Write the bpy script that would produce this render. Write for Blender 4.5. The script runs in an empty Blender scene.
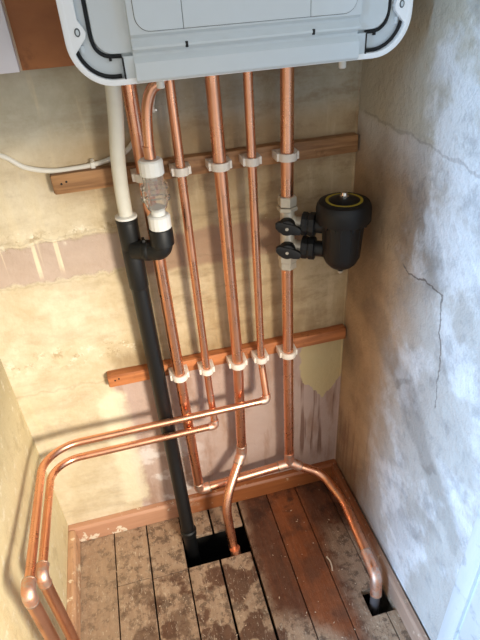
import bpy, bmesh, math, random
from mathutils import Vector, Matrix
random.seed(7)
scene = bpy.context.scene
COL = scene.collection
PI = math.pi

# ------------------------------------------------------------------ camera
cam_d = bpy.data.cameras.new('camera')
cam = bpy.data.objects.new('camera', cam_d); COL.objects.link(cam)
PITCH, YAW, ROLL = 0.9724011776, -0.2128318191, -0.0707498107
cam.matrix_world = (Matrix.Translation((0.27996, -0.86287, 1.16082)) @ Matrix.Rotation(YAW, 4, 'Z')
                    @ Matrix.Rotation(PITCH, 4, 'X') @ Matrix.Rotation(ROLL, 4, 'Z'))
cam_d.sensor_fit = 'VERTICAL'; cam_d.sensor_height = 24.0
cam_d.lens = 518.382 / 640.0 * 24.0
cam_d.clip_start = 0.02
scene.camera = cam

# ------------------------------------------------------------------ world, lights, exposure
world = bpy.data.worlds.new('room_light'); scene.world = world
world.use_nodes = True
wb = world.node_tree.nodes['Background']
wb.inputs['Color'].default_value = (1.0, 0.98, 0.95, 1)
wb.inputs['Strength'].default_value = 0.72

def area(name, loc, target, size, energy, color, shape='RECTANGLE', sy=None):
    l = bpy.data.lights.new(name, 'AREA'); l.shape = shape; l.size = size; l.size_y = sy or size
    l.energy = energy; l.color = color
    o = bpy.data.objects.new(name, l); COL.objects.link(o); o.location = loc
    o.rotation_euler = (Vector(target) - Vector(loc)).to_track_quat('-Z', 'Y').to_euler()
    return o
# warm work lamp standing outside the cupboard, low and to the right
def spot(name, loc, target, energy, color, angle, blend, radius):
    l = bpy.data.lights.new(name, 'SPOT'); l.energy = energy; l.color = color
    l.spot_size = math.radians(angle); l.spot_blend = blend; l.shadow_soft_size = radius
    o = bpy.data.objects.new(name, l); COL.objects.link(o); o.location = loc
    o.rotation_euler = (Vector(target) - Vector(loc)).to_track_quat('-Z', 'Y').to_euler()
    return o
spot('work_lamp', (0.74, -1.30, 0.92), (0.06, -0.12, 0.40), 110.0, (1.0, 0.92, 0.78), 57, 1.0, 0.13)
# daylight window of the room, to the left of the cupboard opening
area('daylight_window', (-1.30, -1.25, 1.15), (0.70, -0.40, 0.4), 0.55, 88.0, (0.36, 0.63, 1.0), sy=1.1)

vs = scene.view_settings
vs.view_transform = 'Standard'; vs.look = 'None'; vs.gamma = 1.0; vs.use_curve_mapping = False
vs.exposure = 0.12

# ------------------------------------------------------------------ mesh helpers
class MB:
    def __init__(s): s.v = []; s.f = []
    def add(s, vs_, fs):
        n = len(s.v); s.v += [tuple(v) for v in vs_]; s.f += [tuple(i + n for i in f) for f in fs]; return s
    def box(s, x0, x1, y0, y1, z0, z1):
        return s.add([(x0,y0,z0),(x1,y0,z0),(x1,y1,z0),(x0,y1,z0),(x0,y0,z1),(x1,y0,z1),(x1,y1,z1),(x0,y1,z1)],
                     [(0,3,2,1),(4,5,6,7),(0,1,5,4),(1,2,6,5),(2,3,7,6),(3,0,4,7)])
    def prism(s, pts, d0, d1, axis='y'):
        """polygon pts (a,b) extruded along axis; y: (x,z), z: (x,y), x: (y,z)"""
        def P(a, b, d): return {'y': (a, d, b), 'z': (a, b, d), 'x': (d, a, b)}[axis]
        n = len(pts)
        vs_ = [P(a, b, d0) for a, b in pts] + [P(a, b, d1) for a, b in pts]
        fs = [tuple(range(n)), tuple(range(2*n-1, n-1, -1))]
        fs += [(i, i+n, (i+1) % n + n, (i+1) % n) for i in range(n)]
        return s.add(vs_, fs)
    def tube(s, path, r, seg=20, caps=True):
        path = [Vector(p) for p in path]; n = len(path)
        rs = r if isinstance(r, (list, tuple)) else [r]*n
        tan = []
        for i in range(n):
            t = (path[min(i+1, n-1)] - path[max(i-1, 0)]); tan.append(t.normalized())
        ref = Vector((0,1,0)) if abs(tan[0].y) < .9 else Vector((1,0,0))
        u = tan[0].cross(ref).normalized(); vs_ = []
        for i in range(n):
            if i: u = (tan[i-1].rotation_difference(tan[i]) @ u)
            u = (u - tan[i]*u.dot(tan[i])).normalized(); w = tan[i].cross(u)
            for k in range(seg):
                a = 2*PI*k/seg
                vs_.append(path[i] + (u*math.cos(a) + w*math.sin(a))*rs[i])
        fs = [(i*seg+k, i*seg+(k+1) % seg, (i+1)*seg+(k+1) % seg, (i+1)*seg+k) for i in range(n-1) for k in range(seg)]
        if caps:
            fs += [tuple(range(seg-1, -1, -1)), tuple((n-1)*seg+k for k in range(seg))]
        return s.add(vs_, fs)
    def lathe(s, prof, base, axis=(0,0,1), seg=32):
        """prof list of (r, h) along axis from base"""
        ax = Vector(axis).normalized(); b = Vector(base)
        ref = Vector((0,1,0)) if abs(ax.y) < .9 else Vector((1,0,0))
        u = ax.cross(ref).normalized(); w = ax.cross(u); vs_ = []; n = len(prof)
        for r, h in prof:
            for k in range(seg):
                a = 2*PI*k/seg + PI/seg
                vs_.append(b + ax*h + (u*math.cos(a) + w*math.sin(a))*max(r, 1e-5))
        fs = [(i*seg+k, i*seg+(k+1) % seg, (i+1)*seg+(k+1) % seg, (i+1)*seg+k) for i in range(n-1) for k in range(seg)]
        fs += [tuple(range(seg-1, -1, -1)), tuple((n-1)*seg+k for k in range(seg))]
        return s.add(vs_, fs)
    def obj(s, name, mat, parent=None, smooth=True, bevel=0.0, bseg=2):
        me = bpy.data.meshes.new(name)
        bm = bmesh.new()
        vv = [bm.verts.new(v) for v in s.v]
        for f in s.f:
            try: bm.faces.new([vv[i] for i in f])
            except ValueError: pass
        bmesh.ops.recalc_face_normals(bm, faces=bm.faces[:])
        if bevel:
            es = [e for e in bm.edges if len(e.link_faces) == 2 and e.calc_face_angle(0) > .6]
            bmesh.ops.bevel(bm, geom=es, offset=bevel, segments=bseg, profile=.6, affect='EDGES', clamp_overlap=True)
        bm.to_mesh(me); bm.free()
        if smooth:
            me.polygons.foreach_set('use_smooth', [True]*len(me.polygons))
            me.set_sharp_from_angle(angle=0.62)
        me.materials.append(mat)
        o = bpy.data.objects.new(name, me); COL.objects.link(o)
        if parent:
            o.parent = parent
            o.matrix_parent_inverse = Matrix.Translation(-Vector(parent.location))
        return o

def fillet(pts, rad, n=10):
    """polyline with rounded corners; rad is one radius or one per inner point"""
    pts = [Vector(p) for p in pts]; out = [pts[0]]
    for i in range(1, len(pts)-1):
        r = rad[i-1] if isinstance(rad, (list, tuple)) else rad
        a = (pts[i-1]-pts[i]); b = (pts[i+1]-pts[i]); la, lb = a.length, b.length; a.normalize(); b.normalize()
        ang = a.angle(b); h = PI/2 - ang/2
        if h < .02 or r <= 0: out.append(pts[i]); continue
        t = min(r*math.tan(h), la*.48, lb*.48); rr = t/math.tan(h)
        bis = (a+b).normalized(); c = pts[i] + bis*(rr/math.cos(h))
        s0 = pts[i]+a*t-c; s1 = pts[i]+b*t-c; tot = s0.angle(s1)
        axis = s0.cross(s1).normalized()
        for k in range(n+1): out.append(c + Matrix.Rotation(tot*k/n, 3, axis) @ s0)
    out.append(pts[-1]); return out

def smoothpath(pts, n=8):
    P = [Vector(p) for p in pts]; P = [P[0]*2-P[1]] + P + [P[-1]*2-P[-2]]; out = []
    for i in range(1, len(P)-2):
        for k in range(n):
            t = k/n; a, b, c, d = P[i-1:i+3]
            out.append(.5*((2*b)+(c-a)*t+(2*a-5*b+4*c-d)*t*t+(3*b-a-3*c+d)*t**3))
    out.append(P[-2]); return out

def rrect(x0, x1, z0, z1, r, n=8):
    o = []
    for cx, cz, a0 in ((x1-r, z0+r, -PI/2), (x1-r, z1-r, 0), (x0+r, z1-r, PI/2), (x0+r, z0+r, PI)):
        for k in range(n+1):
            a = a0 + PI/2*k/n; o.append((cx+r*math.cos(a), cz+r*math.sin(a)))
    return o

def tag(o, label, cat, group=None, kind=None):
    o['label'] = label; o['category'] = cat
    if group: o['group'] = group
    if kind: o['kind'] = kind
    return o
def thing(name, label, cat, loc, group=None):
    o = bpy.data.objects.new(name, None); COL.objects.link(o); o.location = loc
    o.empty_display_size = .03
    return tag(o, label, cat, group)
def structure(o): o['kind'] = 'structure'; return o

# ------------------------------------------------------------------ material helpers
def s2l(c): return tuple((x/255/12.92 if x/255 <= .04045 else ((x/255+.055)/1.055)**2.4) for x in c)
class NT:
    def __init__(s, name):
        s.m = bpy.data.materials.new(name); s.m.use_nodes = True
        s.t = s.m.node_tree; s.b = s.t.nodes['Principled BSDF']
        s.tc = s.t.nodes.new('ShaderNodeTexCoord'); s.P = s.tc.outputs['Object']
    def new(s, ty, **kw):
        n = s.t.nodes.new(ty)
        for k, v in kw.items(): setattr(n, k, v)
        return n
    def setin(s, sock, v):
        if hasattr(v, 'is_linked'): s.t.links.new(v, sock)
        else: sock.default_value = v
    def math(s, op, a, b=0.0, c=None, clamp=False):
        n = s.new('ShaderNodeMath', operation=op, use_clamp=clamp)
        s.setin(n.inputs[0], a); s.setin(n.inputs[1], b)
        if c is not None: s.setin(n.inputs[2], c)
        return n.outputs[0]
    def geo_position(s): s.P = s.new('ShaderNodeNewGeometry').outputs['Position']
    def mapv(s, scale=(1,1,1), loc=(0,0,0)):
        n = s.new('ShaderNodeMapping'); s.setin(n.inputs['Vector'], s.P)
        n.inputs['Scale'].default_value = scale; n.inputs['Location'].default_value = loc
        return n.outputs[0]
    def noise(s, scale, detail=4, rough=.55, vec=None, out='Fac', dist=0.0):
        n = s.new('ShaderNodeTexNoise'); s.setin(n.inputs['Vector'], vec if vec else s.P)
        n.inputs['Scale'].default_value = scale; n.inputs['Detail'].default_value = detail
        n.inputs['Roughness'].default_value = rough; n.inputs['Distortion'].default_value = dist
        return n.outputs[out]
    def ramp(s, fac, lo, hi):
        n = s.new('ShaderNodeMapRange', interpolation_type='SMOOTHSTEP')
        s.setin(n.inputs['Value'], fac); n.inputs['From Min'].default_value = lo; n.inputs['From Max'].default_value = hi
        return n.outputs[0]
    def mix(s, fac, a, b, mode='MIX'):
        n = s.new('ShaderNodeMix', data_type='RGBA', blend_type=mode)
        s.setin(n.inputs[0], fac)
        for k, v in ((6, a), (7, b)):
            s.setin(n.inputs[k], v if hasattr(v, 'is_linked') else (*v[:3], 1))
        return n.outputs[2]
    def xyz(s, vec=None):
        n = s.new('ShaderNodeSeparateXYZ'); s.setin(n.inputs[0], vec if vec else s.P); return n.outputs
    def warped(s, scale, amt, detail=4):
        c = s.noise(scale, detail, .6, out='Color')
        n = s.new('ShaderNodeVectorMath', operation='MULTIPLY_ADD')
        s.setin(n.inputs[0], c); n.inputs[1].default_value = (amt,)*3
        v = s.new('ShaderNodeVectorMath', operation='ADD'); v.inputs[1].default_value = (-amt/2,)*3
        s.setin(v.inputs[0], s.P); s.setin(n.inputs[2], v.outputs[0])
        return n.outputs[0]
    def band(s, v, lo, hi, soft):
        return s.math('MULTIPLY', s.ramp(v, lo-soft, lo+soft), s.math('SUBTRACT', 1.0, s.ramp(v, hi-soft, hi+soft)))
    def rect(s, a, b, a0, a1, b0, b1, soft):
        return s.math('MULTIPLY', s.band(a, a0, a1, soft), s.band(b, b0, b1, soft))
    def segline(s, a, b, p, q, w):
        """soft thin line from p to q in coordinates a,b"""
        d = Vector((q[0]-p[0], q[1]-p[1])); L = d.length; d /= L
        aa = s.math('SUBTRACT', a, p[0]); bb = s.math('SUBTRACT', b, p[1])
        t = s.math('ADD', s.math('MULTIPLY', aa, d.x), s.math('MULTIPLY', bb, d.y))
        n = s.math('ABSOLUTE', s.math('ADD', s.math('MULTIPLY', aa, -d.y), s.math('MULTIPLY', bb, d.x)))
        return s.math('MULTIPLY', s.band(t, 0, L, .004), s.math('SUBTRACT', 1.0, s.ramp(n, w*.4, w)))
    def bump(s, h, strength=.3, dist=.004):
        n = s.new('ShaderNodeBump'); n.inputs['Strength'].default_value = strength; n.inputs['Distance'].default_value = dist
        s.setin(n.inputs['Height'], h); s.t.links.new(n.outputs[0], s.b.inputs['Normal'])
    def done(s, color, rough=.5, metal=0.0, **kw):
        s.setin(s.b.inputs['Base Color'], color if hasattr(color, 'is_linked') else (*color[:3], 1))
        s.setin(s.b.inputs['Roughness'], rough); s.b.inputs['Metallic'].default_value = metal
        for k, v in kw.items(): s.setin(s.b.inputs[k], v)
        return s.m

def plain(name, rgb, rough=.5, metal=0.0, var=.06, scale=60, bump=0.0, **kw):
    t = NT(name); c = s2l(rgb)
    n = t.noise(scale, 3)
    col = t.mix(n, tuple(x*(1-var*2) for x in c), tuple(min(1, x*(1+var*2)) for x in c))
    if bump: t.bump(t.noise(scale*3, 3), bump, .001)
    return t.done(col, rough, metal, **kw)

# ---- back wall
def mat_wall_back():
    t = NT('old_plaster_back'); w = t.warped(14, .03); X, _, Z = t.xyz(w); w2 = t.warped(38, .034, 7); X2, _, Z2 = t.xyz(w2)
    n = t.noise(5, 5); nf = t.noise(28, 6, .65); ns = t.noise(1, 4, .6, vec=t.mapv((18, 1, 5)))
    nm = t.math('ADD', t.math('MULTIPLY', t.ramp(n, .3, .7), .6), t.math('MULTIPLY', t.ramp(nf, .3, .7), .4))
    col = t.mix(nm, s2l((208, 188, 152)), s2l((172, 146, 106)))
    # yellow cream distemper at the left half, painted brighter as the lamp-lit side
    left = t.math('SUBTRACT', 1.0, t.ramp(X, .12, .42))
    col = t.mix(t.math('MULTIPLY', left, .75), col, t.mix(nm, s2l((236, 226, 202)), s2l((206, 188, 152))))
    # grey green upper part
    col = t.mix(t.math('MULTIPLY', t.ramp(Z, .925, .985), .85), col, t.mix(nm, s2l((190, 188, 176)), s2l((156, 150, 130))))
    # brownish grimy band around the upper batten
    col = t.mix(t.math('MULTIPLY', t.math('MULTIPLY', t.band(Z, .86, .955, .02), t.ramp(X, .05, .3)), .5), col, s2l((170, 140, 104)))
    sme = t.noise(1, 7, .68, vec=t.mapv((9, 1, 26), (1, 0, 3)))
    col = t.mix(t.math('MULTIPLY', t.math('MULTIPLY', t.ramp(sme, .46, .66), t.math('ADD', .35, t.math('MULTIPLY', t.ramp(X, .15, .42), .5))), .62), col, s2l((138, 110, 76)))
    drp = t.noise(1, 5, .6, vec=t.mapv((34, 1, 4), (5, 0, 2)))
    col = t.mix(t.math('MULTIPLY', t.ramp(drp, .54, .70), .34), col, s2l((226, 208, 170)))
    # pink plaster strip
    pk = t.math('MULTIPLY', t.rect(X2, Z2, -.2, .262, .722, .792, .004), .95)
    col = t.mix(pk, col, t.mix(nf, s2l((200, 178, 162)), s2l((178, 154, 138))))
    pk2 = t.math('MULTIPLY', t.rect(X2, Z, .275, .60, .70, .772, .006), .8)
    col = t.mix(pk2, col, s2l((160, 126, 102)))
    # cream drips over the pink strip
    dr = t.noise(1, 2, .5, vec=t.mapv((55, 1, 1.5)))
    dm = t.math('MULTIPLY', t.math('MULTIPLY', t.ramp(dr, .60, .66), t.rect(X, Z2, -.2, .2, .735, .80, .012)), .9)
    col = t.mix(dm, col, s2l((236, 220, 188)))
    # dull smudges in the cream field
    sm = t.math('MULTIPLY', t.ramp(t.noise(7, 3, .5), .50, .72), t.rect(X, Z, .02, .22, .55, .73, .03))
    col = t.mix(t.math('MULTIPLY', sm, .6), col, s2l((170, 144, 100)))
    rg = t.math('MULTIPLY', t.ramp(t.noise(45, 6, .75), .5, .62), t.math('ADD', t.rect(X, Z2, -.2, .26, .53, .57, .015), t.rect(X, Z2, -.2, .27, .785, .815, .008)))
    col = t.mix(t.math('MULTIPLY', rg, .55), col, t.mix(t.ramp(nf, .48, .52), s2l((246, 238, 218)), s2l((150, 124, 86))))
    # darker patchy band above lower batten
    dark_band = t.math('MULTIPLY', t.rect(X, Z2, .2, .72, .485, .535, .018), t.ramp(ns, .3, .65))
    col = t.mix(t.math('MULTIPLY', dark_band, .6), col, s2l((128, 100, 62)))
    # mauve area under the lower batten
    mv = t.rect(X2, Z2, .186, .72, -.1, .468, .006)
    mau = t.mix(t.noise(9, 5), s2l((200, 176, 164)), s2l((168, 142, 130)))
    mau = t.mix(t.math('MULTIPLY', t.ramp(t.noise(1, 4, .6, vec=t.mapv((26, 1, 6), (3, 0, 1))), .48, .68), .6), mau, s2l((150, 112, 88)))
    col = t.mix(t.math('MULTIPLY', mv, .95), col, mau)
    # white splash of plaster
    wh = t.math('MULTIPLY', t.rect(X2, Z2, .195, .34, .05, .30, .03), t.ramp(t.noise(12, 5, .6), .50, .60))
    col = t.mix(t.math('MULTIPLY', wh, .85), col, s2l((226, 216, 210)))
    edge = t.rect(X2, Z2, .15, .205, .08, .44, .012)
    col = t.mix(t.math('MULTIPLY', edge, .7), col, s2l((236, 226, 196)))
    # cream tongue beside the corner below the lower batten, with brown runs under it
    tz = t.math('SUBTRACT', .385, t.math('MULTIPLY', t.math('SUBTRACT', .075, t.math('ABSOLUTE', t.math('SUBTRACT', X2, .655))), 1.3))
    tong = t.math('MULTIPLY', t.math('GREATER_THAN', Z2, tz), t.rect(X2, Z, .60, .72, .2, .468, .003))
    runs = t.math('MULTIPLY', t.ramp(t.noise(1, 3, .5, vec=t.mapv((75, 1, 4))), .52, .64), t.rect(X, Z2, .565, .72, .1, .36, .03))
    col = t.mix(t.math('MULTIPLY', runs, .75), col, s2l((112, 74, 54)))
    col = t.mix(tong, col, s2l((198, 178, 132)))
    # fine specks and scuffs
    col = t.mix(t.math('MULTIPLY', t.ramp(t.noise(130, 4, .7), .66, .74), .6), col, s2l((242, 230, 204)))
    col = t.mix(t.math('MULTIPLY', t.ramp(t.noise(70, 5, .75, vec=t.mapv(loc=(4, 2, 1))), .68, .76), .45), col, s2l((110, 84, 58)))
    for z, k in ((.80, .2), (.716, .2), (.475, .2)):
        ln = t.math('MULTIPLY', t.band(Z2, z-.002, z+.002, .002), k)
        col = t.mix(ln, col, s2l((120, 98, 68)))
    h = t.math('ADD', t.math('MULTIPLY', t.noise(10, 6, .6), 1.0), t.math('MULTIPLY', pk, -.25))
    t.bump(h, .7, .012)
    return t.done(col, .72)

def mat_wall_left():
    t = NT('cream_plaster_left'); n = t.noise(6, 5); nf = t.noise(40, 6, .7)
    col = t.mix(n, s2l((226, 212, 172)), s2l((204, 186, 142)))
    Z = t.xyz(t.warped(10, .06))[2]
    col = t.mix(t.math('MULTIPLY', t.ramp(Z, .42, .60), .8), col, t.mix(nf, s2l((178, 164, 130)), s2l((150, 136, 104))))
    col = t.mix(t.math('MULTIPLY', t.ramp(nf, .54, .68), .6), col, s2l((240, 232, 210)))
    col = t.mix(t.math('MULTIPLY', t.ramp(t.noise(17, 7, .75, vec=t.mapv(loc=(2, 5, 1))), .52, .64), .4), col, s2l((168, 148, 106)))
    col = t.mix(t.math('MULTIPLY', t.ramp(t.noise(85, 5, .75), .66, .74), .5), col, s2l((128, 104, 70)))
    t.bump(t.noise(12, 7, .66), .7, .008)
    return t.done(col, .7)

def mat_wall_right():
    t = NT('bare_plaster_right'); w = t.warped(9, .11, 6); _, Y, Z = t.xyz(w); w2 = t.warped(22, .03, 6); _, Y2, Z2 = t.xyz(w2)
    n = t.noise(4, 6, .6); nf = t.noise(22, 6, .65)
    col = t.mix(n, s2l((212, 209, 204)), s2l((178, 172, 164)))
    # plaster turning brown towards the corner
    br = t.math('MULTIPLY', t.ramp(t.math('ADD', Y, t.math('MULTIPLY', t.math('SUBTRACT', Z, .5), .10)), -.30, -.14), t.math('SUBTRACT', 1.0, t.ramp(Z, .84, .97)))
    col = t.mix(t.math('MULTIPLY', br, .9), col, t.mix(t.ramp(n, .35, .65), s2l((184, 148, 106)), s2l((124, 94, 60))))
    # bare greyish distemper above the paper edge, tinted browner to offset blue daylight
    col = t.mix(t.math('MULTIPLY', t.ramp(Z2, .935, .95), .75), col, t.mix(nf, s2l((190, 182, 160)), s2l((166, 156, 132))))
    # white skim patches
    sk = t.math('MULTIPLY', t.ramp(t.noise(6.5, 6, .6, vec=t.mapv(loc=(3, 5, 2))), .47, .60), t.math('SUBTRACT', 1.0, t.ramp(Y, -.26, -.14)))
    col = t.mix(t.math('MULTIPLY', sk, .8), col, s2l((232, 233, 234)))
    gy = t.math('MULTIPLY', t.ramp(t.noise(16, 7, .7, vec=t.mapv(loc=(1, 8, 3))), .48, .66), t.math('SUBTRACT', 1.0, t.ramp(Y, -.30, -.12)))
    col = t.mix(t.math('MULTIPLY', gy, .5), col, s2l((150, 148, 148)))
    # vertical streaks low by the corner
    st = t.math('MULTIPLY', t.ramp(t.noise(1, 4, .6, vec=t.mapv((1, 60, 5))), .5, .66), t.math('MULTIPLY', t.ramp(Y, -.22, -.1), t.math('SUBTRACT', 1.0, t.ramp(Z, .22, .40))))
    col = t.mix(t.math('MULTIPLY', st, .6), col, s2l((126, 88, 66)))
    # thin cracks and torn seam lines; the wide soft diagonals are painted shadow edges
    for p, q, wd, k in (((-.02, .947), (-.36, .938), .003, .28), ((-.20, .74), (-.31, .75), .0022, .8), ((-.308, .752), (-.335, .64), .0022, .7),
                        ((-.335, .64), (-.345, .56), .0018, .6), ((-.08, .62), (-.25, .53), .05, .34), ((-.24, .54), (-.36, .43), .05, .34),
                        ((-.35, .44), (-.48, .37), .05, .26), ((-.20, .88), (-.30, .76), .045, .3), ((-.40, .34), (-.30, .16), .05, .2)):
        col = t.mix(t.math('MULTIPLY', t.segline(Y if wd > .01 else Y2, Z if wd > .01 else Z2, p, q, wd), k), col, s2l((96, 86, 78)))
    col = t.mix(t.math('MULTIPLY', t.ramp(t.noise(90, 5, .75), .66, .75), .4), col, s2l((110, 100, 92)))
    h = t.math('ADD', t.noise(7, 8, .68), t.math('MULTIPLY', t.ramp(Z2, .93, .95), .12))
    t.bump(h, 1.0, .014)
    return t.done(col, .62)

def mat_floor():
    t = NT('worn_floorboards'); t.geo_position()
    X, Y, Z = t.xyz(t.warped(18, .035))
    gr = t.noise(1, 6, .62, vec=t.mapv((70, 6, 10))); n = t.noise(9, 5); nf = t.noise(60, 6, .7)
    col = t.mix(gr, s2l((196, 166, 136)), s2l((128, 100, 78)))
    col = t.mix(t.math('MULTIPLY', t.ramp(nf, .50, .72), .45), col, s2l((200, 180, 156)))
    col = t.mix(t.math('MULTIPLY', t.ramp(t.noise(38, 6, .75, vec=t.mapv(loc=(2, 1, 0))), .48, .60), .7), col, s2l((74, 54, 41)))
    # dust by the left wall
    col = t.mix(t.math('MULTIPLY', t.math('SUBTRACT', 1.0, t.ramp(X, .06, .22)), .35), col, s2l((176, 150, 122)))
    # damp orange-brown varnish stain on the right hand boards
    wet = t.math('MULTIPLY', t.ramp(X, .405, .445), t.ramp(t.math('ADD', Y, t.math('MULTIPLY', t.ramp(X, .44, .68), .16)), -.36, -.30))
    wet = t.math('MULTIPLY', wet, t.math('SUBTRACT', 1.0, t.math('MULTIPLY', t.ramp(X, .57, .64), t.math('SUBTRACT', 1.0, t.ramp(Y, -.20, -.12)))))
    blot = t.math('MULTIPLY', t.ramp(t.noise(14, 4, .55, vec=t.mapv(loc=(.31, .6, 0))), .50, .55), t.math('MULTIPLY', t.rect(X, Y, .17, .45, -.40, -.165, .02), 1.0))
    ob = t.math('MULTIPLY', t.band(X, .500, .590, .016), t.math('ADD', .2, t.math('MULTIPLY', t.ramp(t.noise(11, 5, .6), .36, .58), .6)))
    wcol = t.mix(ob, t.mix(gr, s2l((116, 60, 30)), s2l((52, 27, 14))), t.mix(gr, s2l((176, 92, 36)), s2l((92, 44, 16))))
    col = t.mix(t.math('MULTIPLY', wet, .92), col, wcol)
    col = t.mix(t.math('MULTIPLY', blot, .85), col, t.mix(gr, s2l((104, 62, 38)), s2l((64, 40, 27))))
    st2 = t.math('MULTIPLY', t.ramp(t.noise(17, 5, .6, vec=t.mapv(loc=(.8, .15, 0))), .47, .56), t.rect(X, Y, .105, .262, -.40, -.175, .02))
    col = t.mix(t.math('MULTIPLY', st2, .7), col, s2l((92, 64, 46)))
    drk = t.math('MULTIPLY', t.ramp(t.noise(16, 5, .6, vec=t.mapv(loc=(7, 3, 0))), .50, .62), t.math('MULTIPLY', t.ramp(X, .42, .46), t.ramp(Y, -.24, -.06)))
    col = t.mix(t.math('MULTIPLY', drk, .7), col, s2l((50, 30, 20)))
    rough = t.math('SUBTRACT', .72, t.math('MULTIPLY', wet, .12))
    sc = t.noise(1, 3, .7, vec=t.mapv((190, 60, 10), (1, 2, 0)), dist=1.5)
    col = t.mix(t.math('MULTIPLY', t.math('MULTIPLY', t.ramp(sc, .60, .66), t.math('SUBTRACT', 1.0, t.math('MULTIPLY', wet, .85))), .5), col, s2l((218, 202, 178)))
    t.bump(t.math('ADD', gr, nf), .7, .003)
    return t.done(col, rough)

def wood(name, a, b, scale=(8, 80, 80), chips=None, chipk=.6, rough=.6, chipt=(.60, .66), spec=None, xlo=None):
    t = NT(name); gr = t.noise(1, 6, .6, vec=t.mapv(scale)); col = t.mix(t.ramp(gr, .3, .7), s2l(a), s2l(b))
    col = t.mix(t.math('MULTIPLY', t.ramp(t.noise(24, 5, .65), .56, .7), .5), col, tuple(x*.45 for x in s2l(b)))
    if chips:
        f = t.math('MULTIPLY', t.ramp(t.noise(30, 6, .7, vec=t.mapv(loc=(1.7, 4.4, 2.2))), *chipt), chipk)
        if xlo: f = t.math('MULTIPLY', f, t.math('SUBTRACT', 1.0, t.ramp(t.xyz()[0], *xlo)))
        col = t.mix(f, col, s2l(chips))
    t.bump(gr, .4, .0015)
    return t.done(col, rough)

def mat_skirt_back():
    t = NT('skirting_back_paint'); X = t.xyz(t.warped(20, .06))[0]; gr = t.noise(1, 6, .6, vec=t.mapv((8, 80, 80)))
    a = t.mix(gr, s2l((206, 160, 130)), s2l((176, 126, 98)))
    a = t.mix(t.ramp(t.noise(26, 6, .65), .57, .61), a, s2l((232, 218, 196)))
    b = t.mix(gr, s2l((172, 104, 56)), s2l((116, 60, 28)))
    b = t.mix(t.math('MULTIPLY', t.ramp(t.noise(60, 5, .7), .63, .68), .7), b, s2l((206, 178, 146)))
    t.bump(gr, .4, .0015)
    return t.done(t.mix(t.ramp(X, .22, .34), a, b), .5)

def mat_skirt_right():
    t = NT('skirting_right_wood'); Y = t.xyz(t.warped(16, .12, 5))[1]; gr = t.noise(1, 6, .6, vec=t.mapv((80, 8, 80)))
    a = t.mix(gr, s2l((158, 98, 60)), s2l((104, 58, 32)))
    b = t.mix(gr, s2l((188, 156, 134)), s2l((150, 118, 98)))
    c = t.mix(t.ramp(Y, -.33, -.20), b, a)
    c = t.mix(t.math('MULTIPLY', t.ramp(t.noise(55, 5, .7), .58, .66), .7), c, s2l((212, 188, 162)))
    t.bump(gr, .4, .0015)
    return t.done(c, .55)

def mat_copper(name, tint=1.0, dull=0.0):
    t = NT(name); t.geo_position()
    n = t.noise(22, 5, .65); st = t.noise(1, 4, .6, vec=t.mapv((60, 60, 16)))
    c = t.mix(n, tuple(x*tint for x in (.95, .51, .325)), tuple(x*tint for x in (.80, .37, .22)))
    c = t.mix(t.math('MULTIPLY', t.ramp(st, .58, .76), .35+dull*.4), c, (.42, .20, .12))
    rough = t.math('ADD', .25+dull*.15, t.math('MULTIPLY', t.ramp(n, .35, .75), .16))
    return t.done(c, rough, 1.0)

def mat_flux():
    t = NT('fluxed_copper_fitting'); t.geo_position(); n = t.noise(90, 4, .6)
    c = t.mix(t.ramp(n, .42, .6), (.80, .44, .30), (.74, .55, .45))
    return t.done(t.mix(t.math('MULTIPLY', t.ramp(t.noise(50, 5, .7), .55, .7), .6), c, (.34, .17, .11)), .52, 1.0)

M = {}
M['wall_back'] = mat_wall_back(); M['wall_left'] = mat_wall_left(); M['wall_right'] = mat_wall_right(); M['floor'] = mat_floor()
M['room'] = plain('room_paint', (200, 196, 188), .8)
M['void'] = plain('underfloor_dirt', (24, 20, 17), .95, var=.2)
M['skirt_back'] = mat_skirt_back()
M['skirt_left'] = wood('skirting_left_paint', (206, 164, 128), (172, 128, 96), (80, 8, 80), (238, 222, 192), .8, .55, (.57, .63))
M['skirt_right'] = mat_skirt_right()
M['batten_old'] = wood('batten_pine_old', (178, 132, 88), (126, 86, 52), (7, 90, 90), (214, 186, 140), .5, .6, (.62, .70))
M['batten_new'] = wood('batten_pine_orange', (196, 124, 74), (152, 88, 48), (7, 90, 90), (226, 196, 160), .6, .55, (.66, .74))
M['board'] = wood('brown_ply_board', (176, 112, 64), (146, 86, 44), (5, 60, 9), rough=.5)
M['endgrain'] = plain('sawn_end', (124, 96, 72), .8, var=.15)
M['copper'] = mat_copper('copper_pipe'); M['copper_old'] = mat_copper('copper_tarnished', .82, .7)
M['flux'] = mat_flux(); M['solder'] = plain('solder_silver', (196, 170, 150), .38, .9, .1)
M['greypipe'] = plain('dull_grey_pipe', (104, 98, 98), .55, .3, .12)
M['clip'] = plain('white_nylon', (232, 220, 206), .42, var=.03)
M['white'] = plain('white_plastic', (238, 236, 230), .4, var=.02)
M['hose'] = plain('white_flexible_hose', (226, 222, 208), .42, var=.03)
M['blackpipe'] = plain('black_waste_plastic', (10, 10, 11), .45, var=.1)
M['blackfit'] = plain('black_moulded_plastic', (11, 11, 11), .52, var=.1, bump=.12)
M['nickel'] = plain('nickel_fitting', (206, 196, 178), .35, .45, .08)
M['chrome'] = plain('chrome', (225, 222, 216), .12, 1.0, .02)
M['yellow'] = plain('yellow_ring', (168, 146, 44), .55, var=.05)
M['rim'] = plain('boiler_white_enamel', (252, 252, 250), .3, var=.005)
M['steel'] = plain('boiler_grey_steel', (214, 221, 223), .38, .1, .02)
M['panel'] = plain('boiler_pale_grey_plastic', (218, 224, 225), .42, var=.012)
M['gasket'] = plain('black_rubber', (16, 16, 17), .7)
M['seam'] = plain('shadow_gap_dark', (92, 96, 98), .7)
M['cable'] = plain('white_cable', (236, 232, 222), .42, var=.02)
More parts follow.
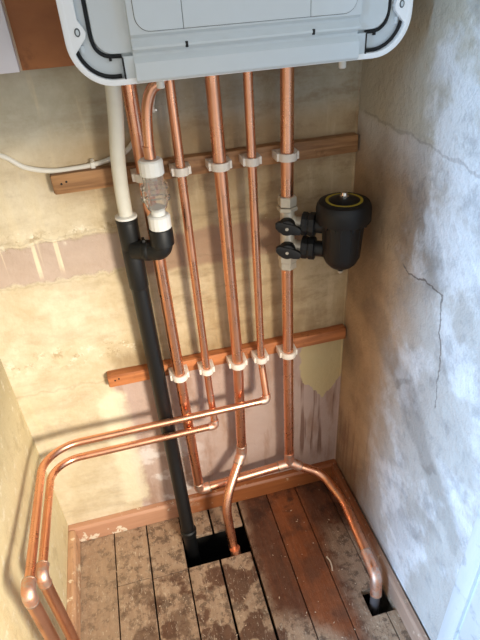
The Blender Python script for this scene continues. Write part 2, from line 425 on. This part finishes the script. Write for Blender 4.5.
M['jamb'] = wood('white_gloss_paint', (222, 226, 228), (212, 217, 219), (40, 40, 6), (120, 98, 78), .6, .35, (.70, .74))
M['boxwhite'] = plain('white_box_plastic', (236, 234, 244), .4, var=.01)
M['chip'] = plain('pale_chip', (208, 184, 156), .7)
tcl = NT('clear_plastic')
M['clear'] = tcl.done((.96, .96, .95), .06, **{'Transmission Weight': .95, 'IOR': 1.25})

# ------------------------------------------------------------------ room shell
W = 0.70
structure(MB().box(-.1, W+.1, 0, .1, -.2, 2.3).obj('wall_back', M['wall_back'], smooth=False))
structure(MB().box(-.1, 0, -.5, 0, -.2, 2.3).obj('wall_left', M['wall_left'], smooth=False))
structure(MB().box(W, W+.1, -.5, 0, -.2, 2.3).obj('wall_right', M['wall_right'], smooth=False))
structure(MB().box(-.1, W+.1, -.5, 0, 2.3, 2.36).obj('ceiling', M['room'], smooth=False))
fw = MB().box(-.1, -.02, -.6, -.5, -.2, 2.36).box(W+.03, W+.1, -.6, -.5, -.2, 2.36).box(-.02, W+.03, -.6, -.5, 2.02, 2.36)
structure(fw.obj('wall_front', M['room'], smooth=False))

fl = MB().box(-.1, W+.1, -1.5, 0, -.26, -.2)
fl.box(-1.6, 0, -2.4, -.6, -.04, 0).box(W, 1.9, -2.4, -.6, -.04, 0).box(0, W, -2.4, -1.5, -.04, 0)
fl.box(-.1, 0, -1.5, -.5, -.2, -.04).box(W, W+.1, -1.5, -.5, -.2, -.04).box(-.1, W+.1, -1.56, -1.5, -.2, -.04).box(0, W, -.03, -.0005, -.2, -.0235)  # unseen closers added to block light under the floor; dark face blackens the hole
floor = structure(fl.obj('floor', M['void'], smooth=False))
xe = [0, .1, .181, .265, .342, .42, .50, .58, .66, .70]
gap = [.0, .0014, .0016, .0016, .0026, .0030, .0012, .0010, .0010, 0]
H = (.627, .683, -.378, -.322)
def board(pts, dz=0.0):
    MB().prism(pts, -.022, dz, 'z').obj('floorboard', M['floor'], floor, smooth=False, bevel=.0008, bseg=1)
def rect(x0, x1, y0, y1): return [(x0, y0), (x1, y0), (x1, y1), (x0, y1)]
for i in range(9):
    a, b = xe[i]+gap[i], xe[i+1]-gap[i+1]; dz = [0, .0008, -.0004, .0006, 0, .0007, -.0003, .0004, 0][i]
    if i in (1, 2):
        j = -.158 - (.004 if i == 2 else 0)
        board(rect(a, b, j+.0008, 0), dz); board(rect(a, b, -1.5, j-.0008), dz+.0008)
    elif i in (3, 4):
        MB().prism(rect(a, b, -.084, 0), -.009, dz, 'z').obj('floorboard', M['floor'], floor, smooth=False, bevel=.0008, bseg=1); board(rect(a, b, -1.5, -.160), dz)
    elif i == 7:
        board([(a, -1.5), (b, -1.5), (b, H[2]), (H[0], H[2]), (H[0], H[3]), (b, H[3]), (b, 0), (a, 0)], dz)
    elif i == 8:
        board([(a, -1.5), (b, -1.5), (b, 0), (a, 0), (a, H[3]), (H[1], H[3]), (H[1], H[2]), (a, H[2])], dz)
    else:
        board(rect(a, b, -1.5, 0), dz)

hb = .055
def skirt(name, prof, d0, d1, axis, mat): structure(MB().prism(prof, d0, d1, axis).obj(name, mat, smooth=False, bevel=.002))
skirt('baseboard_back', [(0, 0.001), (-.018, 0.001), (-.018, hb-.006), (-.013, hb), (0, hb)], .0, W, 'x', M['skirt_back'])
skirt('baseboard_left', [(0, 0.001), (.018, 0.001), (.018, hb-.006), (.013, hb), (0, hb)], -.018, -.5, 'y', M['skirt_left'])
skirt('baseboard_right', [(W-.0035, 0.001), (W-.018, 0.001), (W-.018, hb-.006), (W-.014, hb), (W-.0035, hb)], -.018, -.492, 'y', M['skirt_right'])
tr = structure(MB().box(W-.010, W+.03, -.524, -.492, 0, 2.02).obj('trim_1', M['jamb'], bevel=.003))
MB().box(W-.004, W+.03, -.530, -.524, 0, 2.02).obj('groove_strip', M['jamb'], tr, bevel=.001)
MB().box(W-.008, W+.03, -.62, -.530, 0, 2.02).obj('door_lining', M['jamb'], tr, bevel=.003)
structure(MB().box(-.02, .008, -.62, -.5, 0, 2.02).obj('trim_2', M['jamb'], bevel=.003))
# plaster bead in the right hand corner
structure(MB().tube(smoothpath([(W-.001, -.001, z) for z in (.055, .3, .6, .9, 1.3, 2.3)], 2), .0022, 6).obj('trim_3', M['wall_back']))

# ------------------------------------------------------------------ battens, board, box
def batten(label, mat, x0, x1, z0, z1, y=.02):
    t = thing('timber_batten', label, 'batten', (x0, 0, z0), 'pipe battens on the back wall')
    prof = []
    n = 14; top = []; bot = []
    for k in range(n+1):
        x = x0 + (x1-x0)*k/n; top.append((x, z1 + random.uniform(-.0008, .0008))); bot.append((x, z0 + random.uniform(-.0008, .0008)))
    MB().prism(bot + top[::-1], -y, 0, 'y').obj('rail', mat, t, bevel=.003)
    MB().prism([(-y+.002, z0+.002), (-.001, z0+.002), (-.001, z1-.002), (-y+.002, z1-.002)], x0-.0008, x0+.001, 'x').obj('sawn_end', M['endgrain'], t)
    for dx in (.014, .022):
        MB().lathe([(.0018, 0), (.0018, .0012)], (x0+dx, -y+.0004, z0+.012+dx*.3), (0, -1, 0), 10).obj('nail_hole', M['gasket'], t)
    return t
batten('weathered timber batten carrying the pipe clips just under the boiler', M['batten_old'], .177, .695, .878, .909)
batten('orange timber batten carrying the pipe clips above the purple-grey plaster', M['batten_new'], .182, .697, .469, .498)
# pale plaster splash on old batten
tag(MB().box(.02, .655, -.012, -.0004, 1.057, 1.85).obj('backing_board', M['board'], bevel=.0015),
    'flat brown wooden backing board on the wall behind the boiler', 'board')
bx = thing('wall_box', 'white flat box fixed on the brown backing board', 'box', (.1, -.012, 1.057))
MB().box(.06, .176, -.030, -.012, 1.0575, 1.30).obj('box_cover', M['boxwhite'], bx, bevel=.002)
MB().box(.058, .178, -.0145, -.012, 1.0572, 1.302).obj('box_back', M['chip'], bx, bevel=.0006)

# ------------------------------------------------------------------ boiler
bo = thing('boiler', 'grey and white wall-hung boiler with rounded bottom corners', 'boiler', (.4525, -.1, 1.058))
BX0, BX1, BZ0, BZ1 = .252, .6535, 1.058, 1.80
MB().prism(rrect(BX0+.004, BX1-.004, BZ0+.004, BZ1-.004, .042), -.2125, -.013, 'y').obj('casing', M['steel'], bo, bevel=.002)
# rim: ring of the rounded rectangle
def ring(outer, inner, y0, y1):
    m = MB(); n = len(outer)
    vs_ = [(a, y, b) for y in (y0, y1) for lst in (outer, inner) for a, b in lst]
    fs = []
    for i in range(n):
        j = (i+1) % n
        fs += [(i, j, n+j, n+i), (2*n+i, 3*n+i, 3*n+j, 2*n+j), (i, 2*n+i, 2*n+j, j), (n+i, n+j, 3*n+j, 3*n+i)]
    return m.add(vs_, fs)
rim = ring(rrect(BX0, BX1, BZ0, BZ1, .046, 12), rrect(BX0+.0065, BX1-.0065, BZ0+.0065, BZ1-.0065, .0395, 12), -.222, -.190).obj('rim', M['rim'], bo, bevel=.0012)
for sx, x0 in ((1, BX0), (-1, BX1)):
    P = [(.004, 1.091), (.008, 1.0925), (.0215, 1.107), (.023, 1.112), (.021, 1.117), (.0165, 1.124), (.0155, 1.78), (.004, 1.78)]
    fl_ = MB().prism([(x0+sx*a, z) for a, z in P], -.2215, -.214, 'y').obj('fixing_flange', M['rim'], bo, bevel=.0008)
    xc = x0+sx*.0145
    MB().prism([(xc+.003*math.cos(a)*1.0, 1.113+.0042*math.sin(a)) for a in [2*PI*k/16 for k in range(16)]], -.2221, -.2205, 'y').obj('screw_hole', M['seam'], fl_)
    MB().prism([(xc+.0017*math.cos(a), 1.113+.0028*math.sin(a)) for a in [2*PI*k/16 for k in range(16)]], -.2226, -.2205, 'y').obj('screw', M['steel'], fl_)
    # rubber seals
    cp = [(.046-.0372*math.cos(g), 1.104-.0372*math.sin(g)) for g in [math.radians(14+76*k/8) for k in range(9)]] + [(.053, 1.0668)]
    MB().tube(smoothpath([(x0+sx*a, -.2145, z) for a, z in cp], 5), .0021, 8).obj('corner_seal', M['gasket'], bo)
    sp = [(.0265, 1.78), (.0265, 1.70), (.0265, 1.40), (.0265, 1.20), (.0265, 1.14), (.0265, 1.12), (.0265, 1.112), (.0275, 1.102), (.031, 1.094), (.038, 1.0885), (.046, 1.087), (.056, 1.0865)]
    MB().tube(smoothpath([(x0+sx*a, -.2145, z) for a, z in sp], 5), .0020, 8).obj('panel_seal', M['gasket'], bo)
    MB().box(min(x0+sx*.042, x0+sx*.045), max(x0+sx*.042, x0+sx*.045), -.2155, -.211, 1.0825, 1.087).obj('seal_tab', M['gasket'], bo)
    MB().box(min(x0+sx*.014, x0+sx*.018), max(x0+sx*.014, x0+sx*.018), -.2145, -.211, 1.092, 1.100).obj('spring_tab', M['steel'], bo, bevel=.0005)
MB().prism(rrect(.281, .6245, 1.089, 1.782, .02), -.2175, -.211, 'y').obj('chamber_panel', M['panel'], bo, bevel=.0025)
# lower centre cover with stepped profile (y, z)
prof = [(-.200, 1.0595), (-.226, 1.0595), (-.2285, 1.062), (-.2285, 1.0795), (-.2215, 1.0850), (-.2215, 1.0885), (-.2295, 1.0925),
        (-.2295, 1.0950), (-.2225, 1.1005), (-.2225, 1.1035), (-.2285, 1.1065), (-.2285, 1.775), (-.200, 1.775)]
MB().prism(prof, .320, .585, 'x').obj('front_cover', M['panel'], bo, bevel=.0008)
MB().prism([(-.200, 1.0593), (-.2195, 1.0593), (-.2212, 1.063), (-.2212, 1.0865), (-.200, 1.0865)], .308, .597, 'x').obj('cover_flange', M['steel'], bo, bevel=.001)
for x in (.3085, .5965):
    MB().box(x-.0008, x+.0008, -.2218, -.205, 1.061, 1.086).obj('flange_gap', M['gasket'], bo)
MB().prism(rrect(.3265, .5795, 1.1085, 1.77, .016), -.2289, -.2275, 'y').obj('door_gap', M['seam'], bo)
def door(x0, x1, r0, r1):
    pts = []
    if r0: pts += [(x0+.0155*(1-math.cos(a)), 1.109+.0155*(1-math.sin(a))) for a in [PI/2*k/8 for k in range(9)]]
    else: pts += [(x0, 1.109)]
    if r1: pts += [(x1-.0155*(1-math.cos(a)), 1.109+.0155*(1-math.sin(a))) for a in [PI/2*(8-k)/8 for k in range(9)]]
    else: pts += [(x1, 1.109)]
    pts += [(x1, 1.769), (x0, 1.769)]
    MB().prism(pts, -.2298, -.2275, 'y').obj('door_panel', M['panel'], bo, bevel=.0004, bseg=1)
door(.3270, .3775, True, False); door(.3780, .5225, False, False); door(.5230, .5790, False, True)
for x in (.3795, .527):
    MB().box(x-.0016, x+.0016, -.2297, -.226, 1.0905, 1.0965).obj('fixing_slot', M['gasket'], bo, bevel=.0008)
for x, z in ((.352, 1.052), (.595, 1.052)):
    MB().lathe([(.0035, 0), (.005, .001), (.005, .010), (.0035, .018)], (x, -.16, z-.012), (0, 0, 1), 16).obj('casing_screw', M['white'], bo)

# ------------------------------------------------------------------ copper pipes
R22, R15 = .011, .0075
BT = 1.0616
def pipe_thing(label, base, group=None): return thing('copper_pipe', label, 'pipe', base, 'copper heating pipes')
def run(t, pts, r, rad, mat='copper', name='pipe_run'):
    return MB().tube(fillet(pts, rad), r, 22).obj(name, M[mat], t)
def fitting(t, pts, r, rad=.014, name='elbow', mat='flux', rings=True):
    """capillary fitting: a fatter piece of tube with solder rings at its ends"""
    p = fillet(pts, rad); f = MB().tube(p, r+.0014, 22).obj(name, M[mat], t)
    if rings:
        for e, d in ((p[0], p[0]-p[1]), (p[-1], p[-1]-p[-2])):
            d = d.normalized()
            MB().lathe([(r+.0006, -.0005), (r+.0018, .0002), (r+.0018, .0022), (r+.0004, .0034)], e, d, 22).obj('solder_ring', M['solder'], f)
    return f
def along(a, b, d): a, b = Vector(a), Vector(b); return a + (b-a).normalized()*d
def corner(t, a, c, b, r, L=.02, rad=.012, **k): return fitting(t, [along(c, a, L), c, along(c, b, L)], r, rad, **k)

# 1: leftmost 22 mm pipe, down and across to the tee
p1 = pipe_thing('thick copper pipe passing behind the clear fitting, turning along the skirting', (.327, -.045, .12))
a, c, b = (.318, -.045, BT), (.3275, -.045, .122), (.5245, -.045, .135)
run(p1, [a, c, b], R22, .014); corner(p1, a, c, b, R22, .024)
# 2: 15 mm pipe, lower of the two that run to the left wall
p2 = pipe_thing('thin copper pipe turning left, lower of the two side-wall runs', (.031, -.309, 0))
q = [(.377, -.045, BT), (.3805, -.045, .43), (.3815, -.0645, .343), (.037, -.0645, .341), (.046, -.344, .391), (.046, -.344, -.03)]
run(p2, q[:5], R15, [.06, .012, .055], 'copper'); corner(p2, q[1], q[2], q[3], R15, .014, .010, rings=False)
run(p2, [along(q[4], q[5], .004), q[5]], .0095, 0, 'copper_old', 'drop_pipe')
corner(p2, q[3], q[4], q[5], .0088, .020, .013)
# 3: 22 mm pipe into the square hole
p3 = pipe_thing('thick copper pipe bending forward into the square floor hole', (.382, -.155, 0))
q = [(.440, -.045, BT), (.446, -.045, .50), (.4385, -.045, .215), (.376, -.112, .140), (.382, -.153, -.06)]
run(p3, q[:4] + [q[4]], R22, [.2, .016, .11]); corner(p3, q[1], q[2], q[3], R22, .024, .016)
MB().lathe([(R22+.0016, 0), (R22+.0016, .02)], (.3828, -.150, -.012), Vector(q[3])-Vector(q[4]), 22).obj('coupling', M['copper_old'], p3)
# 4: 15 mm pipe, upper of the two that run to the left wall
p4 = pipe_thing('thin copper pipe turning left, upper of the two side-wall runs', (.026, -.365, 0))
q = [(.495, -.045, BT), (.496, -.045, .47), (.4975, -.072, .391), (.034, -.072, .391), (.046, -.405, .449), (.046, -.405, -.03)]
run(p4, q[:5], R15, [.06, .012, .07], 'copper'); corner(p4, q[1], q[2], q[3], R15, .014, .010, rings=False)
run(p4, [along(q[4], q[5], .004), q[5]], .0095, 0, 'copper_old', 'drop_pipe')
corner(p4, q[3], q[4], q[5], .0088, .020, .013)
# 5: 22 mm pipe above the filter, and below it down to the corner floor hole
p5 = pipe_thing('short thick copper pipe from the boiler down to the black filter', (.556, -.045, .83))
run(p5, [(.557, -.045, BT), (.5555, -.045, .8292)], R22, 0)
p6 = pipe_thing('thick copper pipe from the black filter curving along the skirting to the corner hole', (.646, -.35, 0))
a, c = (.5545, -.045, .6878), (.5555, -.045, .150)
run(p6, [a, c], R22, 0)
q = [c, (.628, -.074, .104), (.657, -.145, .084), (.653, -.325, .070), (.646, -.348, .028)]
dg = run(p6, [(.5555, -.045, .138), (.632, -.070, .102), (.657, -.150, .084), (.653, -.318, .070)], R22, [.05, .09], name='floor_run')
fitting(p6, [(.5555, -.045, .178), (.5555, -.045, .136)], R22, 0, 'tee', rings=False)
fitting(p6, [(.528, -.045, .1352), (.552, -.045, .1368)], R22, 0, 'tee_branch')
fitting(p6, [(.5555, -.045, .142), (.580, -.053, .1268)], R22, 0, 'tee_branch', rings=True)
fitting(p6, [(.6537, -.278, .0730), (.652, -.333, .066), (.648, -.348, .026)], R22, .018)
run(p6, [(.6482, -.3475, .028), (.645, -.352, -.12)], R22-.0006, 0, 'greypipe', 'drop_pipe')
# discharge pipe
p7 = pipe_thing('short curved copper pipe from the boiler into the clear fitting', (.331, -.08, .93))
q = smoothpath([(.372, -.095, BT), (.362, -.088, 1.038), (.347, -.086, 1.028), (.337, -.0845, 1.006), (.3325, -.084, .974), (.3300, -.0845, .9340)], 7)
MB().tube(q, R15+.0003, 22).obj('pipe_run', M['copper'], p7)
MB().lathe([(R15+.0012, 0), (R15+.0012, .018)], (.3302, -.0845, .9345), (0, 0, 1), 22).obj('end_sleeve', M['copper_old'], p7)

# ------------------------------------------------------------------ pipe clips
def clip(x, z, r, label, yb=-.02):
    t = thing('pipe_clip', label, 'pipe clip', (x, yb, z), 'white pipe clips on the battens')
    h = .0065; yc = -.045
    n = 20; out = r+.0052; inn = r+.0003; m = MB(); vs_ = []
    A = [-PI*.93 + 1.86*PI*k/n for k in range(n+1)]
    for zz in (z-h, z+h):
        for rr in (out, inn):
            vs_ += [(x+rr*math.sin(a), yc-rr*math.cos(a), zz) for a in A]
    N = n+1; fs = []
    for i in range(n):
        j = i+1
        fs += [(i, j, N+j, N+i), (2*N+i, 3*N+i, 3*N+j, 2*N+j), (i, 2*N+i, 2*N+j, j), (N+i, N+j, 3*N+j, 3*N+i)]
    fs += [(0, N, 3*N, 2*N), (N-1, 3*N-1, 4*N-1, 2*N-1)]
    m.add(vs_, fs).obj('band', M['clip'], t, bevel=.0008)
    MB().box(x-r-.004, x+r+.004, yc+r-.001, yb, z-h, z+h).obj('base', M['clip'], t, bevel=.001)
    for s_ in (-1, 1):
        x0, x1 = sorted((x+s_*(r+.0035), x+s_*(r+.0085)))
        MB().box(x0, x1, yc-.004, yb, z-h, z+h).obj('side_lug', M['clip'], t, bevel=.0012)
    return t
names = {'p1': 'the thick pipe that passes behind the clear fitting', 'p2': 'the thin pipe of the lower side-wall run',
         'p3': 'the thick pipe that enters the square hole', 'p4': 'the thin pipe of the upper side-wall run', 'p5': 'the thick pipe of the black filter'}
for k, xu, xl, r in (('p1', .3195, .324, R22), ('p2', .378, .3805, R15), ('p3', .4417, .446, R22), ('p4', .4953, .496, R15), ('p5', .5563, .555, R22)):
    clip(xu, .897, r, 'white clip on the weathered batten holding ' + names[k])
    clip(xl, .484, r, 'white clip on the orange batten holding ' + names[k])

# ------------------------------------------------------------------ condensate hose, black waste pipe, clear fitting
hs = thing('condensate_hose', 'white flexible hose from the boiler into the black waste pipe', 'hose', (.279, -.045, .835))
MB().tube(smoothpath([(.298, -.062, BT), (.296, -.060, 1.03), (.2915, -.058, .985), (.2845, -.054, .935), (.2808, -.049, .885), (.2797, -.046, .825)], 8), .0113, 22).obj('hose', M['hose'], hs)
MB().lathe([(.0116, 0), (.0180, .0004), (.0180, .004), (.0116, .0060)], (.2796, -.0455, .8335), (0, 0, 1), 28).obj('collar', M['white'], hs)

wp = thing('waste_pipe', 'black plastic waste pipe with side branch running down into the square floor hole', 'waste pipe', (.283, -.105, 0))
RB = .0157
top = (.279, -.0435, .80)
path = fillet([top, (.2815, -.0385, .27), (.2825, -.090, .06), (.2835, -.108, -.18)], [.5, .15], 12)
MB().tube(path, RB, 28).obj('pipe', M['blackpipe'], wp)
MB().lathe([(.0160, 0), (.0174, .003), (.0174, .046), (.0168, .049), (.0182, .0495), (.0182, .055), (.0170, .056)], (.2795, -.045, .7775), (0, 0, 1), 30).obj('socket', M['blackfit'], wp)
MB().lathe([(.0160, 0), (.0172, .003), (.0172, .075), (.0166, .078)], (.2790, -.045, .7020), (0, 0, 1), 30).obj('tee_body', M['blackfit'], wp)
br = MB().tube(fillet([(.3290, -.0845, .818), (.3290, -.0845, .7830), (.2815, -.056, .780)], .014), .0162, 28).obj('branch_elbow', M['blackfit'], wp)
MB().lathe([(.0165, 0), (.0192, .002), (.0192, .0275), (.0182, .0295)], (.3290, -.0845, .7935), (0, 0, 1), 30).obj('branch_socket', M['blackfit'], wp)
MB().lathe([(.0163, 0), (.0174, .002), (.0174, .010), (.0163, .012)], (.309, -.0725, .7815), (-.85, .51, -.06), 30).obj('branch_collar', M['blackfit'], br)
MB().box(.297, .302, -.074, -.060, .795, .802).obj('branch_rib', M['blackfit'], br, bevel=.001)
MB().lathe([(.0160, 0), (.0185, .003), (.0195, .016), (.0165, .019)], (.2826, -.0945, .030), (0.005, .18, 1), 30).obj('lower_collar', M['blackfit'], wp)

td = thing('tundish', 'clear plastic air-gap fitting with white nuts above the black branch', 'fitting', (.3305, -.0805, .82))
TX, TY = .3295, -.0845
def hexish(z0, z1, r, name):
    MB().lathe([(r-.002, 0), (r, .0015), (r, z1-z0-.0025), (r-.0025, z1-z0)], (TX, TY, z0), (0, 0, 1), 16).obj(name, M['white'], td, smooth=False)
hexish(.905, .929, .0185, 'top_nut'); hexish(.8185, .842, .0178, 'bottom_nut')
MB().lathe([(.011, 0), (.012, .012)], (TX, TY, .842), (0, 0, 1), 24).obj('spigot', M['white'], td)
body_prof = [(.0125, .850), (.0160, .854), (.0180, .862), (.0190, .866), (.0222, .867), (.0222, .873), (.0200, .8745), (.0200, .884), (.0212, .8845), (.0212, .889), (.0160, .890), (.0160, .9045),
             (.0142, .9045), (.0142, .888), (.0185, .883), (.0185, .868), (.0165, .862), (.0145, .855), (.0108, .850)]
MB().lathe([(r, z-.850) for r, z in body_prof], (TX, TY, .850), (0, 0, 1), 30).obj('clear_body', M['clear'], td)
MB().lathe([(.0072, 0), (.0066, .030)], (TX, TY, .874), (0, 0, 1), 20).obj('inner_nozzle', M['clear'], td)
for k in range(4):
    a_ = PI/4+k*PI/2
    MB().tube([(TX+.0165*math.cos(a_), TY+.0165*math.sin(a_), .858), (TX+.0165*math.cos(a_), TY+.0165*math.sin(a_), .903)], .0013, 8).obj('window_bar', M['clear'], td)

for o_ in [td]: o_.location.z += .0045
# ------------------------------------------------------------------ cable
cb = thing('cable', 'thin white cable sagging along the wall towards the boiler', 'cable', (.244, -.004, .911))
pts = [(-.0, .990), (.055, .968), (.113, .945), (.142, .923), (.177, .9125), (.21, .911), (.244, .913), (.275, .919), (.300, .928), (.328, .957), (.349, .988), (.357, 1.02), (.357, BT-.012)]
MB().tube(smoothpath([(x, -.0048 - (.012 if i == len(pts)-1 else 0), z) for i, (x, z) in enumerate(pts)], 7), .0040, 12).obj('sheath', M['cable'], cb)
ck = thing('cable_clip', 'tiny white nail clip holding the cable above the weathered batten', 'cable clip', (.244, 0, .911))
MB().box(.2405, .2475, -.0115, 0, .9075, .9185).obj('saddle', M['white'], ck, bevel=.0015)
MB().lathe([(.0018, 0), (.0022, .0008), (.0016, .002)], (.244, -.0112, .920), (0, -1, 0), 12).obj('nail_head', M['nickel'], ck)
MB().box(.2415, .2465, -.0105, 0, .917, .9225).obj('nail_boss', M['white'], ck, bevel=.001)
cs = thing('cable_clip', 'tiny white clip on the cable behind the curved copper pipe', 'cable clip', (.350, 0, .985))
MB().box(.3455, .3535, -.0115, 0, .981, .990).obj('saddle', M['white'], cs, bevel=.0015)
MB().lathe([(.0018, 0), (.0022, .0008), (.0016, .002)], (.3555, -.006, .984), (0, -1, 0), 12).obj('nail_head', M['chrome'], cs)

# ------------------------------------------------------------------ magnetic filter with its two valves
FC = Vector((.638, -.098, 0)); PX = Vector((.5552, -.045, 0)); D = (FC-PX); DL = D.length; D.normalize()
mf = thing('system_filter', 'black heating filter canister with yellow ring cap and two valves', 'filter', (FC.x, FC.y, .695))
can = [(.0045, 0), (.0055, .006), (.010, .0075), (.020, .012), (.0275, .020), (.0330, .032), (.0360, .098), (.036, .100)]
cn = MB().lathe(can, (FC.x, FC.y, .6925), (0, 0, 1), 40).obj('canister', M['blackfit'], mf)
for k in range(12):
    a_ = 2*PI*k/12
    px, py = FC.x+.0350*math.cos(a_), FC.y+.0350*math.sin(a_)
    MB().tube([(px-.0035*math.cos(a_), py-.0035*math.sin(a_), .730), (px-.0004*math.cos(a_), py-.0004*math.sin(a_), .784)], .0020, 6).obj('rib', M['blackfit'], cn)
MB().lathe([(.0052, 0), (.0045, .004), (.0025, .0055)], (FC.x, FC.y, .6935), (0, 0, -1), 14).obj('drain_screw', M['nickel'], mf)
cap = [(.0385, 0), (.0455, .001), (.0468, .003), (.0468, .0235), (.0455, .0295), (.0425, .0345), (.0365, .0368), (.0320, .0372), (.0300, .0350), (.0, .0345)]
cp_ = MB().lathe(cap, (FC.x, FC.y, .7905), (0, 0, 1), 48).obj('cap', M['blackfit'], mf)
for k in range(16):
    a_ = 2*PI*k/16
    MB().box(-.0028, .0028, -.0015, .0015, -.0045, .001).obj('notch', M['blackpipe'], cp_).matrix_local = Matrix.Translation(Vector((FC.x+.0405*math.cos(a_), FC.y+.0405*math.sin(a_), .790))) @ Matrix.Rotation(a_+PI/2, 4, 'Z')
for o in cp_.children: o.matrix_parent_inverse = Matrix.Identity(4)
MB().lathe([(.0296, 0), (.0312, .0004), (.0312, .0012), (.0296, .0014), (.0288, .0008)], (FC.x, FC.y, .8268), (0, 0, 1), 48).obj('yellow_ring', M['yellow'], cp_)
MB().lathe([(.0265, 0), (.0265, .003), (.022, .0055), (.012, .0075), (.010, .0078)], (FC.x, FC.y, .8245), (0, 0, 1), 40).obj('dial', M['blackpipe'], cp_)
MB().lathe([(.0078, 0), (.0078, .003), (.0060, .0042), (.0048, .0090), (.0025, .0098)], (FC.x, FC.y, .8318), (0, 0, 1), 20).obj('bleed_valve', M['chrome'], cp_)
for vz in (.7790, .7330):
    P0 = PX + Vector((0, 0, vz))
    vb = MB().lathe([(.0125, -.004), (.0135, 0), (.0135, .014), (.0125, .016)], P0, D, 24).obj('valve_body', M['nickel'], mf)
    MB().lathe([(.0115, 0), (.0115, .014)], P0+D*.014, D, 24).obj('valve_neck', M['nickel'], vb)
    un = MB().lathe([(.0165, 0), (.0212, .001), (.0212, .009), (.0195, .010), (.0195, .013), (.0215, .014), (.0215, .023), (.0185, .025)], P0+D*.027, D, 12).obj('union_nut', M['blackfit'], mf, smooth=False, bevel=.0008)
    MB().lathe([(.014, 0), (.0145, .02)], P0+D*.047, D, 24).obj('port', M['blackfit'], mf)
    # handle: black boss with a lever, facing the room
    F = Vector((-.34, -.94, .0)).normalized()
    S = Vector((F.y, -F.x, 0)); S = -S
    hd = MB().lathe([(.0125, 0), (.0150, .002), (.0155, .013), (.0135, .017), (.006, .018)], P0+F*.010, F, 24).obj('valve_handle', M['blackfit'], mf)
    lo = P0+F*.022
    sgn = 1 if vz > .76 else -1
    up = Vector((0, 0, 1))
    pr = [(-.020, -.003), (-.014, -.0095), (.010, -.0095), (.022, -.007), (.025, 0), (.022, .006), (.010, .0095), (-.014, .0095), (-.020, .004)]
    m = MB(); n = len(pr); xdir = Vector((-F.y, F.x, 0)).normalized()
    if xdir.x < 0: xdir = -xdir
    vs_ = [lo + xdir*a_ + up*(b_ - a_*.25) + F*d for d in (-.001, .008) for a_, b_ in pr]
    m.add(vs_, [tuple(range(n)), tuple(range(2*n-1, n-1, -1))] + [(i, i+n, (i+1) % n+n, (i+1) % n) for i in range(n)])
    m.obj('lever', M['blackfit'], hd, bevel=.0015)
    MB().lathe([(.0032, 0), (.0028, .0014)], lo+F*.0075, F, 12).obj('handle_screw', M['nickel'], hd)
def compress(z0, z1, r, name, seg=6):
    MB().lathe([(r-.0015, 0), (r, .0015), (r, z1-z0-.0015), (r-.0015, z1-z0)], (PX.x, PX.y, z0), (0, 0, 1), seg).obj(name, M['nickel'], mf, smooth=False)
compress(.811, .829, .0165, 'compression_nut'); compress(.802, .810, .0185, 'hex_body'); compress(.7175, .802, .0130, 'valve_barrel', 20)
compress(.703, .7165, .0180, 'hex_body'); compress(.688, .7025, .0165, 'compression_nut')

# ------------------------------------------------------------------ small things on the floor
tag(MB().tube(smoothpath([(.585, -.262, .0035), (.588, -.250, .0038), (.5885, -.238, .0035), (.585, -.226, .0034)], 5), .0018, 8).obj('plastic_offcut', M['chip']),
    'thin curved cream offcut lying on the stained floorboards', 'offcut')
db = MB(); hole = lambda x, y: (.255 < x < .43 and -.17 < y < -.074) or (.615 < x < .69 and -.39 < y < -.31)
n = 0
while n < 150:
    x = random.uniform(.03, .675); y = -random.random()**.8*.44 - .022
    if hole(x, y): continue
    s_ = random.uniform(.0005, .0014); a_ = random.random()*PI; l = s_*random.uniform(1, 2.6)
    dx, dy = math.cos(a_), math.sin(a_)
    pts = [(x+dx*l, y+dy*l), (x-dy*s_, y+dx*s_), (x-dx*l, y-dy*l), (x+dy*s_, y-dx*s_)]
    db.prism(pts, .0009, .0009+s_*.6, 'z'); n += 1
o = db.obj('debris', M['chip'], smooth=False)
tag(o, 'pale plaster crumbs and wood chips scattered over the floorboards', 'debris', kind='stuff')
